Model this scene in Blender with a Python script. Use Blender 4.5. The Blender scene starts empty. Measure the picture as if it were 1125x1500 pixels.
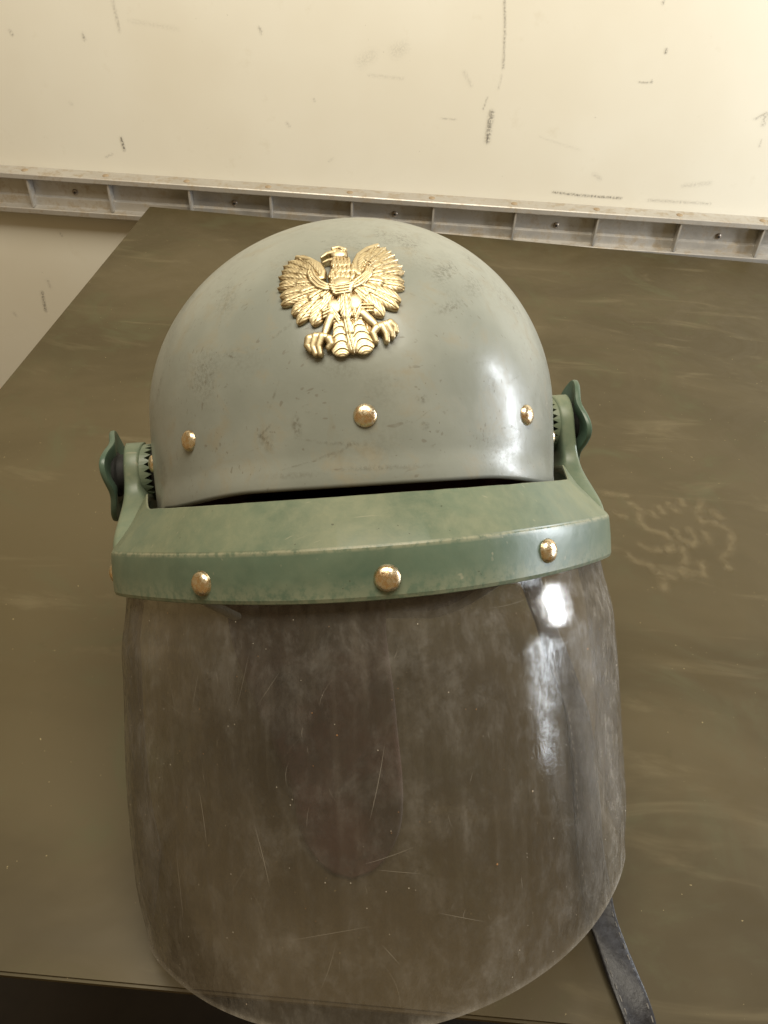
import bpy, math, random
import numpy as np
from mathutils import Matrix, Vector
random.seed(4); rng = np.random.default_rng(7)
S = bpy.context.scene; COL = S.collection

# ---------------------------------------------------------------- camera
CAM_H = .464; PITCH = math.radians(41); ROLL = math.radians(5.3)
cd = bpy.data.cameras.new('camera'); cam = bpy.data.objects.new('camera', cd); COL.objects.link(cam)
cd.sensor_fit = 'VERTICAL'; cd.sensor_height = 24; cd.lens = 24*1127/1500; cd.clip_start = .01; cd.clip_end = 50
fw = Vector((0, math.cos(PITCH), -math.sin(PITCH))); r0 = Vector((1, 0, 0)); d0 = fw.cross(r0)
Rv = math.cos(ROLL)*r0 - math.sin(ROLL)*d0; Dv = math.sin(ROLL)*r0 + math.cos(ROLL)*d0
cm = Matrix((Rv, -Dv, -fw)).transposed().to_4x4(); cm.translation = (0, 0, CAM_H); cam.matrix_world = cm
S.camera = cam
# ---------------------------------------------------------------- world, lamps, exposure
W = bpy.data.worlds.new('World'); S.world = W; W.use_nodes = True
bg = W.node_tree.nodes['Background']; bg.inputs[0].default_value = (1, .72, .38, 1); bg.inputs[1].default_value = .27
def area(name, loc, target, sx, sy, power, color):
    l = bpy.data.lights.new(name, 'AREA'); l.shape = 'RECTANGLE'; l.size = sx; l.size_y = sy; l.energy = power; l.color = color
    o = bpy.data.objects.new(name, l); COL.objects.link(o); o.location = loc
    o.rotation_euler = (Vector(target)-Vector(loc)).to_track_quat('-Z', 'Y').to_euler(); return o
area('doorway_daylight', (1.55, .76, .46), (0, .5, .15), .14, .75, 19, (.90, .95, 1))
area('window_daylight', (1.55, .34, .06), (0, .36, .12), .30, .42, 4.5, (.84, .92, 1))
area('ceiling_light', (-.05, .36, 1.60), (.00, 1.30, .10), 1.2, .7, 31, (1, .93, .78))
S.view_settings.view_transform = 'Standard'; S.view_settings.look = 'None'; S.view_settings.exposure = 0; S.view_settings.gamma = 1
S.render.engine = 'CYCLES'; S.cycles.use_denoising = True; S.cycles.max_bounces = 6; S.cycles.transparent_max_bounces = 12
S.cycles.caustics_reflective = False; S.cycles.caustics_refractive = False

# ---------------------------------------------------------------- material helpers
class NT:
    def __init__(s, name):
        s.m = bpy.data.materials.new(name); s.m.use_nodes = True; s.t = s.m.node_tree; s.n = s.t.nodes
        s.bsdf = s.n['Principled BSDF']; s.out = s.n['Material Output']; s.co = s.n.new('ShaderNodeTexCoord').outputs['Object']
    def link(s, a, b): s.t.links.new(a, b)
    def put(s, sock, v):
        if hasattr(v, 'is_linked'): s.link(v, sock)
        elif isinstance(v, (tuple, list)) and len(v) == 3 and sock.type == 'RGBA': sock.default_value = (*v, 1)
        else: sock.default_value = v
    def noise(s, scale, detail=4, rough=.55, stretch=None, rot=None, off=None, dist=0):
        co = s.co
        if stretch or rot or off:
            mp = s.n.new('ShaderNodeMapping'); s.link(co, mp.inputs[0])
            if off: mp.inputs[1].default_value = off
            if rot: mp.inputs[2].default_value = rot
            if stretch: mp.inputs[3].default_value = stretch
            co = mp.outputs[0]
        t = s.n.new('ShaderNodeTexNoise'); s.link(co, t.inputs['Vector'])
        t.inputs['Scale'].default_value = scale; t.inputs['Detail'].default_value = min(detail, 5); t.inputs['Roughness'].default_value = rough
        t.inputs['Distortion'].default_value = dist
        return t.outputs['Fac']
    def ramp(s, v, a, b, lo=0., hi=1.):
        r = s.n.new('ShaderNodeMapRange'); r.interpolation_type = 'SMOOTHSTEP'; s.put(r.inputs[0], v)
        for i, k in enumerate((a, b, lo, hi)): r.inputs[i+1].default_value = k
        return r.outputs[0]
    def math(s, op, a, b=0., clamp=False):
        r = s.n.new('ShaderNodeMath'); r.operation = op; r.use_clamp = clamp; s.put(r.inputs[0], a); s.put(r.inputs[1], b); return r.outputs[0]
    def mix(s, f, a, b):
        r = s.n.new('ShaderNodeMix'); r.data_type = 'RGBA'; s.put(r.inputs[0], f); s.put(r.inputs[6], a); s.put(r.inputs[7], b); return r.outputs[2]
    def attr(s, name):
        r = s.n.new('ShaderNodeAttribute'); r.attribute_name = name; return r.outputs['Fac']
    def bump(s, h, strength, dist):
        r = s.n.new('ShaderNodeBump'); r.inputs['Strength'].default_value = strength; r.inputs['Distance'].default_value = dist
        s.link(h, r.inputs['Height']); s.link(r.outputs[0], s.bsdf.inputs['Normal']); return r.outputs[0]
    def set(s, **k):
        names = dict(color='Base Color', rough='Roughness', metal='Metallic', spec='Specular IOR Level', coat='Coat Weight', coatr='Coat Roughness', alpha='Alpha', sheen='Sheen Weight')
        for a, v in k.items(): s.put(s.bsdf.inputs[names[a]], v)
        return s.m

def scratches(t, n, base, lo=.70, hi=.74):
    """thin streaks in several directions, from strongly stretched noise"""
    acc = None
    for i in range(n):
        v = t.ramp(t.noise(base*(1+.3*i), 1, .4, stretch=(.06, 1.4, .5), rot=(.4*i, .9*i, 1.1*i+.5), off=(i*3.1, i, 0)), lo, hi)
        br = t.ramp(t.noise(base*.10, 2, .5, off=(i*7., 2, 1)), .50, .60)
        v = t.math('MULTIPLY', v, br); acc = v if acc is None else t.math('MAXIMUM', acc, v)
    return acc

def mat_shell():
    t = NT('grey_green_shell_paint')
    big = t.noise(14, 4, .6); mid = t.noise(55, 5, .65, dist=.6)
    c = t.mix(t.ramp(big, .35, .68), (.226, .242, .212), (.278, .292, .256))
    c = t.mix(t.math('MULTIPLY', t.ramp(mid, .50, .75), .50), c, (.27, .23, .15))
    st = t.noise(26, 6, .7, stretch=(1, 1, .35), off=(3, 1, 4)); c = t.mix(t.math('MULTIPLY', t.ramp(st, .60, .74), .50), c, (.20, .165, .10))
    sc = scratches(t, 2, 620, .69, .74); c = t.mix(t.math('MULTIPLY', sc, .5), c, (.13, .11, .08))
    sp = t.ramp(t.noise(560, 2, .5), .735, .77); sp = t.math('MULTIPLY', sp, t.ramp(t.noise(40, 2, .5, off=(9, 2, 2)), .48, .58)); c = t.mix(t.math('MULTIPLY', sp, .8), c, (.10, .075, .05))
    r = t.math('ADD', t.ramp(mid, .35, .7, .28, .45), t.math('MULTIPLY', sc, .15))
    t.bump(t.math('ADD', t.math('MULTIPLY', big, .8), t.math('MULTIPLY', t.noise(500, 2), .05)), .25, .003)
    return t.set(color=c, rough=r, spec=.32, coat=.16, coatr=.20)
def mat_frame(name='green_frame_plastic', a=(.062, .110, .080), b=(.098, .150, .108), dust_toplight=(.30, .29, .175), base=0.):
    t = NT(name)
    big = t.noise(22, 3, .6, dist=.5); c = t.mix(t.ramp(big, .35, .65), a, b)
    d = t.noise(120, 5, .78, dist=.3); l = t.noise(17, 3, .6, off=(4, 1, 2))
    k = t.math('MULTIPLY', t.math('ADD', t.attr('dust_toplight'), base), t.math('ADD', t.ramp(d, .30, .75, .40, .85), t.ramp(l, .35, .7, -.15, .40)), True); c = t.mix(k, c, dust_toplight)
    e = t.math('MULTIPLY', t.attr('wear'), t.ramp(t.noise(240, 4, .7), .36, .58)); c = t.mix(t.math('MULTIPLY', e, .75), c, (.42, .39, .27))
    sc = scratches(t, 1, 500, .70, .75); c = t.mix(t.math('MULTIPLY', sc, .45), c, (.34, .32, .23))
    sp = t.ramp(t.noise(380, 2), .74, .77); c = t.mix(t.math('MULTIPLY', sp, .7), c, (.05, .05, .03))
    t.bump(t.math('ADD', t.noise(35, 3), t.math('MULTIPLY', t.noise(600, 2), .06)), .22, .002)
    return t.set(color=c, rough=t.math('ADD', t.ramp(k, 0, .8, .32, .62), 0.), spec=.45)
def mat_rivet():
    t = NT('worn_brass_rivet')
    n = t.noise(900, 4, .65); k = t.noise(420, 3, .6, off=(4, 4, 1))
    c = t.mix(t.ramp(k, .40, .60), (.74, .54, .31), (.80, .71, .53)); pit = t.ramp(n, .56, .66); c = t.mix(t.math('MULTIPLY', pit, .85), c, (.16, .06, .025))
    t.bump(n, .25, .0005)
    return t.set(color=c, rough=t.ramp(n, .4, .7, .20, .5), metal=t.ramp(pit, 0, 1, 1., .4))
def mat_gold():
    t = NT('pale_gold_metal')
    n = t.noise(500, 4, .6); c = t.mix(t.ramp(n, .35, .7), (.74, .64, .42), (.64, .53, .32))
    c = t.mix(t.math('MULTIPLY', t.ramp(t.attr('recess_shade'), .05, .75), .85), c, (.22, .125, .045)); t.bump(n, .2, .0003)  # shade in the relief's recesses painted as darker brown
    return t.set(color=c, rough=t.ramp(n, .3, .7, .40, .52), metal=1.)
def mat_table():
    t = NT('dusty_olive_paint')
    a = t.noise(3.2, 5, .6, dist=.7); b = t.noise(11, 6, .68, dist=1.0, off=(2, 5, 0)); f = t.noise(60, 5, .7)
    c = t.mix(t.ramp(a, .35, .66), (.064, .049, .022), (.098, .077, .039))
    c = t.mix(t.math('MULTIPLY', t.ramp(b, .50, .72), .55), c, (.092, .090, .046))
    sw = t.noise(16, 5, .6, stretch=(.35, 1.3, 1), rot=(0, 0, .5), off=(1, 7, 0), dist=1.2); c = t.mix(t.math('MULTIPLY', t.ramp(sw, .56, .76), .45), c, (.17, .14, .08))
    c = t.mix(t.math('MULTIPLY', t.ramp(f, .58, .75), .25), c, (.06, .052, .022))
    sp = t.ramp(t.noise(330, 2, .5), .765, .79); c = t.mix(t.math('MULTIPLY', sp, .75), c, (.40, .33, .18))
    t.bump(t.math('ADD', t.noise(9, 3), t.math('MULTIPLY', f, .10)), .10, .004)
    return t.set(color=c, rough=t.ramp(b, .3, .75, .42, .62), spec=.25)
def mat_wall():
    t = NT('cream_wall_paint')
    a = t.noise(3, 4, .55); b = t.noise(24, 5, .65)
    c = t.mix(t.ramp(a, .35, .65), (.82, .77, .64), (.86, .82, .70)); c = t.mix(t.math('MULTIPLY', t.ramp(b, .60, .80), .22), c, (.58, .50, .33))
    sp = t.ramp(t.noise(150, 2), .77, .80); c = t.mix(t.math('MULTIPLY', sp, .35), c, (.3, .25, .17))
    t.bump(t.math('ADD', t.noise(5, 2), t.math('MULTIPLY', t.noise(260, 3), .02)), .15, .006)
    return t.set(color=c, rough=.5, spec=.35)
def mat_alu():
    t = NT('dull_aluminium')
    a = t.noise(9, 5, .65, stretch=(.5, 1, 1)); b = t.noise(60, 5, .7)
    c = t.mix(t.ramp(a, .35, .65), (.50, .47, .42), (.60, .575, .53)); c = t.mix(t.math('MULTIPLY', t.ramp(b, .46, .70), .70), c, (.42, .33, .21))
    t.bump(b, .12, .001)
    return t.set(color=c, rough=t.ramp(b, .3, .7, .32, .55), metal=.55)
def mat_simple(name, c1, c2, scale, rough=.6, metal=0., bump=.2, bd=.001, spec=.4):
    t = NT(name); n = t.noise(scale, 6, .65); t.bump(n, bump, bd)
    return t.set(color=t.mix(t.ramp(n, .35, .65), c1, c2), rough=rough, metal=metal, spec=spec)
def mat_visor():
    t = NT('hazy_clear_visor_plastic')
    t.n.remove(t.bsdf)
    a = t.noise(9, 4, .6, dist=1.0); b = t.noise(48, 5, .78, dist=.3, stretch=(1, 1, .7)); c = t.noise(210, 5, .80, stretch=(1, 1, .6))
    haze = t.math('ADD', t.ramp(a, .30, .72, .050, .095), t.ramp(b, .48, .66, 0, .036))
    wp = t.noise(150, 3, .6, stretch=(1, 1, .07), rot=(.15, .2, 0)); haze = t.math('ADD', haze, t.ramp(wp, .46, .74, 0, .055))
    haze = t.math('ADD', haze, t.ramp(c, .48, .74, 0, .075))
    haze = t.math('ADD', haze, t.math('MULTIPLY', t.attr('grime_reflection'), t.ramp(c, .36, .62, .06, .36)))
    haze = t.math('ADD', haze, t.math('MULTIPLY', t.attr('edge'), .30), True)  # edge highlight painted in as a paler rim
    tr = t.n.new('ShaderNodeBsdfTransparent'); t.put(tr.inputs[0], (.82, .79, .745))
    df = t.n.new('ShaderNodeBsdfDiffuse'); t.put(df.inputs[0], t.mix(t.ramp(b, .4, .7), (.27, .245, .205), (.43, .41, .375)))
    m1 = t.n.new('ShaderNodeMixShader'); t.link(haze, m1.inputs[0]); t.link(tr.outputs[0], m1.inputs[1]); t.link(df.outputs[0], m1.inputs[2])
    gl = t.n.new('ShaderNodeBsdfGlossy'); t.put(gl.inputs[0], t.mix(t.ramp(c, .42, .60), (.95, .95, .95), (.30, .30, .30))); t.put(gl.inputs['Roughness'], t.ramp(b, .35, .70, .04, .20))
    bu = t.n.new('ShaderNodeBump'); bu.inputs['Strength'].default_value = .25; bu.inputs['Distance'].default_value = .004
    t.link(t.math('ADD', t.noise(16, 2, .5), t.math('ADD', t.math('MULTIPLY', c, .07), t.math('MULTIPLY', b, .16))), bu.inputs['Height']); t.link(bu.outputs[0], gl.inputs['Normal'])
    lw = t.n.new('ShaderNodeLayerWeight'); lw.inputs[0].default_value = .5; fz = t.math('ADD', t.math('MULTIPLY', t.math('POWER', lw.outputs['Facing'], 5.), .95), .045)
    m2 = t.n.new('ShaderNodeMixShader'); t.link(t.math('MULTIPLY', fz, t.ramp(haze, .08, .40, 1., .35)), m2.inputs[0]); t.link(m1.outputs[0], m2.inputs[1]); t.link(gl.outputs[0], m2.inputs[2])
    t.link(m2.outputs[0], t.out.inputs[0]); return t.m
def mat_decal(name, col, scale, lo, hi):
    t = NT(name); n = t.noise(scale, 5, .7)
    return t.set(color=col, rough=.8, spec=.2, alpha=t.math('MULTIPLY', t.attr('mask'), t.ramp(n, lo, hi)))

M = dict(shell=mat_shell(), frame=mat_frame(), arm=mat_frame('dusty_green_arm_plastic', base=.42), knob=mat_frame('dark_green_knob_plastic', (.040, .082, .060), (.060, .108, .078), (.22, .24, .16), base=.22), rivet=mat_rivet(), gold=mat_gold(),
    table=mat_table(), wall=mat_wall(), alu=mat_alu(), visor=mat_visor(),
    liner=mat_simple('dark_maroon_leather_lining', (.030, .010, .008), (.050, .018, .012), 90, .6),
    reflection_flap=mat_simple('maroon_reflection', (.016, .0045, .0045), (.062, .014, .013), 22, .6),
    strap=mat_simple('worn_black_leather', (.014, .014, .018), (.034, .035, .042), 260, .40, bump=.4),
    strap_edge=mat_simple('raw_brown_leather_edge', (.10, .05, .03), (.17, .10, .06), 200, .8),
    thread=mat_simple('grey_thread', (.10, .10, .10), (.2, .19, .18), 300, .9),
    black=mat_simple('black_rubber', (.010, .010, .009), (.018, .017, .015), 200, .7),
    steel=mat_simple('rusty_screw_steel', (.20, .15, .10), (.34, .30, .26), 300, .4, .8),
    rust=mat_simple('rusty_screw_head', (.34, .25, .16), (.42, .33, .22), 300, .7, .2),
    floor=mat_simple('dark_floor', (.020, .015, .010), (.030, .022, .014), 8, .8))

# ---------------------------------------------------------------- mesh helpers
def mesh_obj(name, v, f, mat, parent=None, smooth=True, local=None, attrs=None, sharp=None):
    me = bpy.data.meshes.new(name); me.from_pydata(np.asarray(v, float).tolist(), [], [tuple(int(i) for i in q) for q in f])
    if smooth:
        me.polygons.foreach_set('use_smooth', [True]*len(me.polygons))
    for k, a in (attrs or {}).items():
        at = me.attributes.new(k, 'FLOAT', 'POINT'); at.data.foreach_set('value', np.asarray(a, np.float32))
    me.materials.append(mat); me.update()
    o = bpy.data.objects.new(name, me); COL.objects.link(o)
    if parent: o.parent = parent
    if local is not None: o.matrix_local = local
    if sharp: 
        me.set_sharp_from_angle(angle=math.radians(sharp))
    return o
def grid_faces(nu, nv, closed_u=False, off=0, flip=False):
    f = []
    for i in range(nu if closed_u else nu-1):
        i2 = (i+1) % nu
        for j in range(nv-1):
            q = (off+i*nv+j, off+i2*nv+j, off+i2*nv+j+1, off+i*nv+j+1); f.append(q[::-1] if flip else q)
    return f
def box(x0, x1, y0, y1, z0, z1, b=0):
    import bmesh
    bm = bmesh.new(); bmesh.ops.create_cube(bm, size=1)
    for q in bm.verts: q.co = ((x0+x1)/2+q.co.x*(x1-x0), (y0+y1)/2+q.co.y*(y1-y0), (z0+z1)/2+q.co.z*(z1-z0))
    if b: bmesh.ops.bevel(bm, geom=bm.edges[:], offset=b, segments=2, affect='EDGES')
    bm.verts.index_update(); v = [q.co[:] for q in bm.verts]; f = [[q.index for q in p.verts] for p in bm.faces]; bm.free(); return v, f
def tag(o, label=None, cat=None, kind=None, group=None):
    for k, v in (('label', label), ('category', cat), ('kind', kind), ('group', group)):
        if v: o[k] = v
    return o
def smooth(a, b, x): t = np.clip((np.asarray(x, float)-a)/(b-a), 0, 1); return t*t*(3-2*t)

# ---------------------------------------------------------------- setting: wall, floor
KS = CAM_H/.447                                            # layout below was measured for a lens .447 m above the table
TX0, TX1, TY0, TY1 = -.402*KS, 1.05*KS, .130*KS, 1.176*KS
WALL_Y = 1.215*KS
wall = tag(mesh_obj('wall', *box(-1.4, 1.4, WALL_Y, WALL_Y+.04, -.75, 1.0), M['wall'], smooth=False), kind='structure')
floor = tag(mesh_obj('floor', *box(-1.4, 1.4, -.9, WALL_Y, -.80, -.75), M['floor'], smooth=False), kind='structure')

def decal(name, strokes, to3d, step, mat, parent):
    """a thin film of dirt or chalk lying on a surface, cut to the strokes"""
    V = []; F = []; A = []
    for pts, w, k in strokes:
        p = np.array(pts); w = w/1000
        lo = p.min(0)-w*1.6; hi = p.max(0)+w*1.6; n = np.maximum(3, np.ceil((hi-lo)/step).astype(int)+1)
        gx, gy = np.meshgrid(np.linspace(lo[0], hi[0], n[0]), np.linspace(lo[1], hi[1], n[1]), indexing='ij')
        d = np.full(gx.shape, 9.)
        for a, b in zip(p[:-1], p[1:]):
            e = b-a; t = np.clip(((gx-a[0])*e[0]+(gy-a[1])*e[1])/(e@e+1e-12), 0, 1); d = np.minimum(d, np.hypot(gx-a[0]-t*e[0], gy-a[1]-t*e[1]))
        m = k*np.exp(-(d/(w*.55))**2); o = len(V)
        V += [to3d(x, y, len(A)) for x, y in zip(gx.ravel(), gy.ravel())]; mm = m.ravel(); A += mm.tolist()
        for q in grid_faces(n[0], n[1], off=o):
            if max(mm[i-o] for i in q) > .012: F.append(q)
    o = mesh_obj(name, V, F, mat, parent, attrs=dict(mask=A)); return tag(o, kind='stuff')
WALL_MARKS = [([(0.0957, 0.3), (0.1019, 0.2696), (0.1075, 0.2214)], 3, 0.6), ([(0.0915, 0.1842), (0.0882, 0.168)], 2, 0.5), ([(0.1005, 0.1646), (0.1002, 0.1418), (0.1006, 0.127)], 7, 0.8), ([(-0.4444, 0.0837), (-0.4427, 0.0674)], 4, 0.95), ([(-0.4293, 0.2592), (-0.4265, 0.2358), (-0.4255, 0.2237)], 4, 0.35), ([(-0.5802, 0.2114), (-0.5783, 0.2075)], 4, 0.5), ([(-0.4773, 0.2156), (-0.4766, 0.209)], 4, 0.5), ([(-0.2305, 0.2433), (-0.228, 0.237)], 4, 0.4), ([(0.3217, 0.2617), (0.322, 0.2577)], 3, 0.9), ([(0.2958, 0.22), (0.3145, 0.2207), (0.3136, 0.224)], 2, 0.6), ([(0.3012, 0.316), (0.3015, 0.3123)], 3, 0.6), ([(0.4835, 0.1969), (0.47, 0.187)], 3, 0.5), ([(0.4836, 0.1943), (0.4846, 0.182)], 6, 0.4), ([(0.4897, 0.1616), (0.4903, 0.1524)], 3, 0.3), ([(0.2106, 0.0637), (0.2525, 0.0625), (0.3146, 0.064)], 3, 0.85), ([(0.3561, 0.0647), (0.4076, 0.0663), (0.4486, 0.068)], 4, 0.3), ([(0.2654, 0.0945), (0.2771, 0.0887)], 6, 0.2), ([(0.3999, 0.0898), (0.4384, 0.0972)], 6, 0.2), ([(0.1745, 0.139), (0.2375, 0.1257)], 3, 0.12), ([(0.0284, 0.1512), (0.0512, 0.1514)], 2, 0.35), ([(0.107, 0.2129), (0.1051, 0.1957)], 3, 0.25), ([(0.0545, 0.2129), (0.0664, 0.1968)], 5, 0.2), ([(-0.0332, 0.2348), (-0.0422, 0.2299)], 16, 0.16), ([(-0.0886, 0.2138), (-0.0749, 0.2232)], 16, 0.12), ([(-0.0782, 0.1977), (-0.03, 0.1974)], 4, 0.15), ([(-0.1947, 0.1258), (-0.1907, 0.1216)], 4, 0.3), ([(-0.1548, 0.1609), (-0.1538, 0.1583)], 3, 0.35), ([(-0.5131, 0.1264), (-0.5114, 0.1247)], 4, 0.3), ([(-0.1252, 0.0825), (-0.1313, 0.0781)], 3, 0.25), ([(-0.473, 0.054), (-0.4616, 0.0599)], 3, 0.3), ([(-0.4093, 0.2371), (-0.344, 0.2326)], 6, 0.1), ([(-0.6226, -0.1805), (-0.6236, -0.1958), (-0.6243, -0.2152)], 5, 0.7), ([(-0.608, -0.1568), (-0.6059, -0.1689)], 5, 0.3), ([(-0.5684, -0.073), (-0.5668, -0.0762)], 4, 0.35), ([(-0.6833, -0.225), (-0.6797, -0.2299)], 5, 0.25)]
decal('scuff_marks', [([(x*KS, z*KS) for x, z in p], w*.95, k*.8) for p, w, k in WALL_MARKS], lambda x, z, i: (x, WALL_Y-.0006-(i % 7)*.00002, z), .0012, mat_decal('dark_scuff', (.10, .080, .06), 380, .41, .60), wall)

# ---------------------------------------------------------------- aluminium rail on the wall
rail = bpy.data.objects.new('wall_rail', None); COL.objects.link(rail); rail.location = (0, WALL_Y, 0); rail.rotation_euler = (0, -math.atan(.0235), 0)
tag(rail, 'aluminium channel rail with upright ribs fixed along the cream wall behind the table', 'rail')
prof = [(0, .0425), (-.0005, .0430), (-.0235, .0402), (-.0248, .0390), (-.0250, .0330), (-.0240, .0318), (-.0085, .0318), (-.0070, .0300), (-.0070, .0040), (-.0105, .0015), (-.0108, 0), (-.0108, -.0105), (-.0235, -.0120), (-.0248, -.0130), (-.0248, -.0195), (-.0235, -.0208), (0, -.0215)]
xs = np.linspace(-1.3, 1.3, 131)
prof = [(y*KS, z*KS) for y, z in prof]; v = [(x, y+.0004*math.sin(x*9+y*90)*(1 if y < -.02 else 0), z) for x in xs for y, z in prof]
mesh_obj('rail_profile', v, grid_faces(len(xs), len(prof)), M['alu'], rail, sharp=25)
rib_v, rib_f = box(-.0016, .0016, -.0235, -.0072, -.0117, .0333, .0006)
rib_me = None
def shared(name, src, parent, loc):
    o = src.copy(); COL.objects.link(o); o.name = name; o.parent = parent; o.location = loc; return o
def dome(r, h, nu=20, nv=6, dent=0.):
    v = []; 
    for i in range(nu):
        a = 2*math.pi*i/nu
        for j in range(nv):
            b = j/(nv-1)*math.pi/2*.985; v.append((r*math.cos(b)*math.cos(a), r*math.cos(b)*math.sin(a), h*math.sin(b)-dent*max(0, math.sin(b)-.9)))
    f = grid_faces(nu, nv, True); f.append([i*nv+nv-1 for i in range(nu)]); return v, f
rib0 = scr0 = cap0 = None
for k in range(-5, 15):
    x = (-.594+.1255*k)*KS
    if abs(x) > 1.28: continue
    if rib0 is None: rib0 = mesh_obj('rib', rib_v, rib_f, M['alu'], rail, smooth=False); rib0.location = (x, 0, 0)
    else: shared('rib', rib0, rail, (x, 0, 0))
    if cap0 is None:
        cap0 = mesh_obj('rivet', *dome(.0052, .0012), M['rust'], rail); cap0.location = (x-.004, -.0130, .0432); cap0.rotation_euler = (.12, 0, 0)
    else: shared('rivet', cap0, rail, (x-.004, -.0130, .0432))
    if k % 2 == 0:
        if scr0 is None:
            import bmesh
            dv, df = dome(.0050, .0026, 18, 5)
            scr0 = mesh_obj('screw', dv, df, M['steel'], rail); scr0.location = (x+.0686, -.0072, .0120); scr0.rotation_euler = (math.pi/2, 0, 0)
            hv = [(.0018*math.cos(a), .0018*math.sin(a), .00275) for a in np.linspace(0, 2*math.pi, 7)[:-1]]
            slot = mesh_obj('socket', hv, [range(6)], M['black'], scr0)
        else:
            o = shared('screw', scr0, rail, (x+.0686, -.0072, .0120)); c = slot.copy(); COL.objects.link(c); c.parent = o

# ---------------------------------------------------------------- table
table = bpy.data.objects.new('table', None); COL.objects.link(table); table.location = ((TX0+TX1)/2, (TY0+TY1)/2, -.75)
tag(table, 'dusty olive green painted table under the helmet, pushed against the wall', 'table')
off = -Vector(table.location)
T = lambda v: [(a+off[0], b+off[1], c+off[2]) for a, b, c in v]
import bmesh
v, f = box(TX0, TX1, TY0, TY1, -.006, 0, .0015)
mesh_obj('tabletop', T(v), f, M['table'], table, sharp=40)
for x0, x1, y0, y1 in ((TX0+.03, TX1-.03, TY0+.025, TY0+.05), (TX0+.03, TX1-.03, TY1-.05, TY1-.025), (TX0+.03, TX0+.055, TY0+.05, TY1-.05), (TX1-.055, TX1-.03, TY0+.05, TY1-.05)):
    mesh_obj('apron', T(box(x0, x1, y0, y1, -.09, -.0065, .002)[0]), box(0, 1, 0, 1, 0, 1, .002)[1], M['table'], table, sharp=40)
for x in (TX0+.02, TX1-.07):
    for y in (TY0+.015, TY1-.065):
        v, f = box(x, x+.05, y, y+.05, -.75, -.0065, .002); mesh_obj('leg', T(v), f, M['table'], table, sharp=40)
CHALK = [[(0.2055, 0.5696), (0.2239, 0.5682)], [(0.2276, 0.5578), (0.2351, 0.5491), (0.2303, 0.5333), (0.237, 0.5223), (0.2507, 0.5203), (0.2551, 0.508), (0.2477, 0.4982)], [(0.226, 0.5016), (0.2318, 0.4961), (0.2533, 0.5002)], [(0.2458, 0.5478), (0.2468, 0.5438)], [(0.2538, 0.5559), (0.2551, 0.5491)], [(0.2627, 0.5628), (0.2696, 0.5525)], [(0.2771, 0.5692), (0.2776, 0.5636)], [(0.297, 0.5706), (0.2878, 0.5523), (0.2897, 0.5416), (0.3021, 0.5406), (0.3121, 0.5313), (0.3111, 0.5181), (0.3021, 0.5018), (0.2955, 0.4935), (0.2977, 0.483)], [(0.3032, 0.5587), (0.3081, 0.5497)], [(0.2611, 0.5269), (0.2653, 0.5145), (0.2724, 0.5078), (0.2773, 0.5136), (0.2749, 0.5288)], [(0.2873, 0.5253), (0.2901, 0.5153)], [(0.2122, 0.4873), (0.2169, 0.4807), (0.2281, 0.4774), (0.2347, 0.4689), (0.2454, 0.4645)], [(0.2628, 0.504), (0.2628, 0.4892), (0.257, 0.4788), (0.2639, 0.4727), (0.2737, 0.4716), (0.2757, 0.486)], [(0.2101, 0.5414), (0.2177, 0.5383)], [(0.2553, 0.4715), (0.2576, 0.4672)], [(0.2366, 0.4622), (0.2358, 0.4508)]]
decal('chalk_smears', [([(x*KS, y*KS) for x, y in s], 7.5, .36) for s in CHALK], lambda x, y, i: (x+off[0], y+off[1], .0003+(i % 5)*.00002+off[2]), .001, mat_decal('pale_dust_smear', (.30, .245, .145), 150, .28, .62), table)

# ---------------------------------------------------------------- helmet: frame of reference
A_, B_, C_ = .120, .140, .1129
PX, PY, PZ = -.0251, .3988, CAM_H-.2714
Rz = lambda a: Matrix.Rotation(a, 4, 'Z'); Ry = lambda a: Matrix.Rotation(a, 4, 'Y'); Rx = lambda a: Matrix.Rotation(a, 4, 'X')
HM = Rz(.1586) @ Ry(-.0497) @ Rx(-.6970)
VM = np.array((Ry(-.0240) @ Rz(-.0022)).to_3x3())
helmet = bpy.data.objects.new('riot_helmet', None); COL.objects.link(helmet); helmet.location = (PX, PY, 0)
tag(helmet, 'grey green police riot helmet with gold eagle and lowered scratched clear visor', 'helmet')
LOC = Matrix.Translation((0, 0, PZ)) @ HM          # helmet axes inside the helmet's Empty
def part(name, v, f, mat, parent=None, **k):
    return mesh_obj(name, v, f, mat, parent or helmet, local=None if parent else LOC, **k)

def rim_z(az):
    a = np.abs(az); return -.0418+.0022*np.sin(az)-.005*smooth(.45, 1.0, a)-.056*smooth(1.02, 1.50, a)-.0425*smooth(1.6, 2.6, a)
def kk(z): return np.where(z > 0, np.sqrt(np.clip(1-(z/C_)**2, 0, 1)), np.sqrt(np.clip(1-(z/.30)**2, 0, 1)))
def shell_pt(az, z, d=0.):
    k = kk(z); x = A_*k*np.sin(az); y = -B_*k*np.cos(az)
    dz = np.where(z > 0, z/C_**2, z/.09); n = np.stack([x/A_**2, y/B_**2, dz], -1); n = n/np.linalg.norm(n, axis=-1, keepdims=True)
    return np.stack([x, y, z], -1)+n*np.asarray(d)[..., None]
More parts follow.
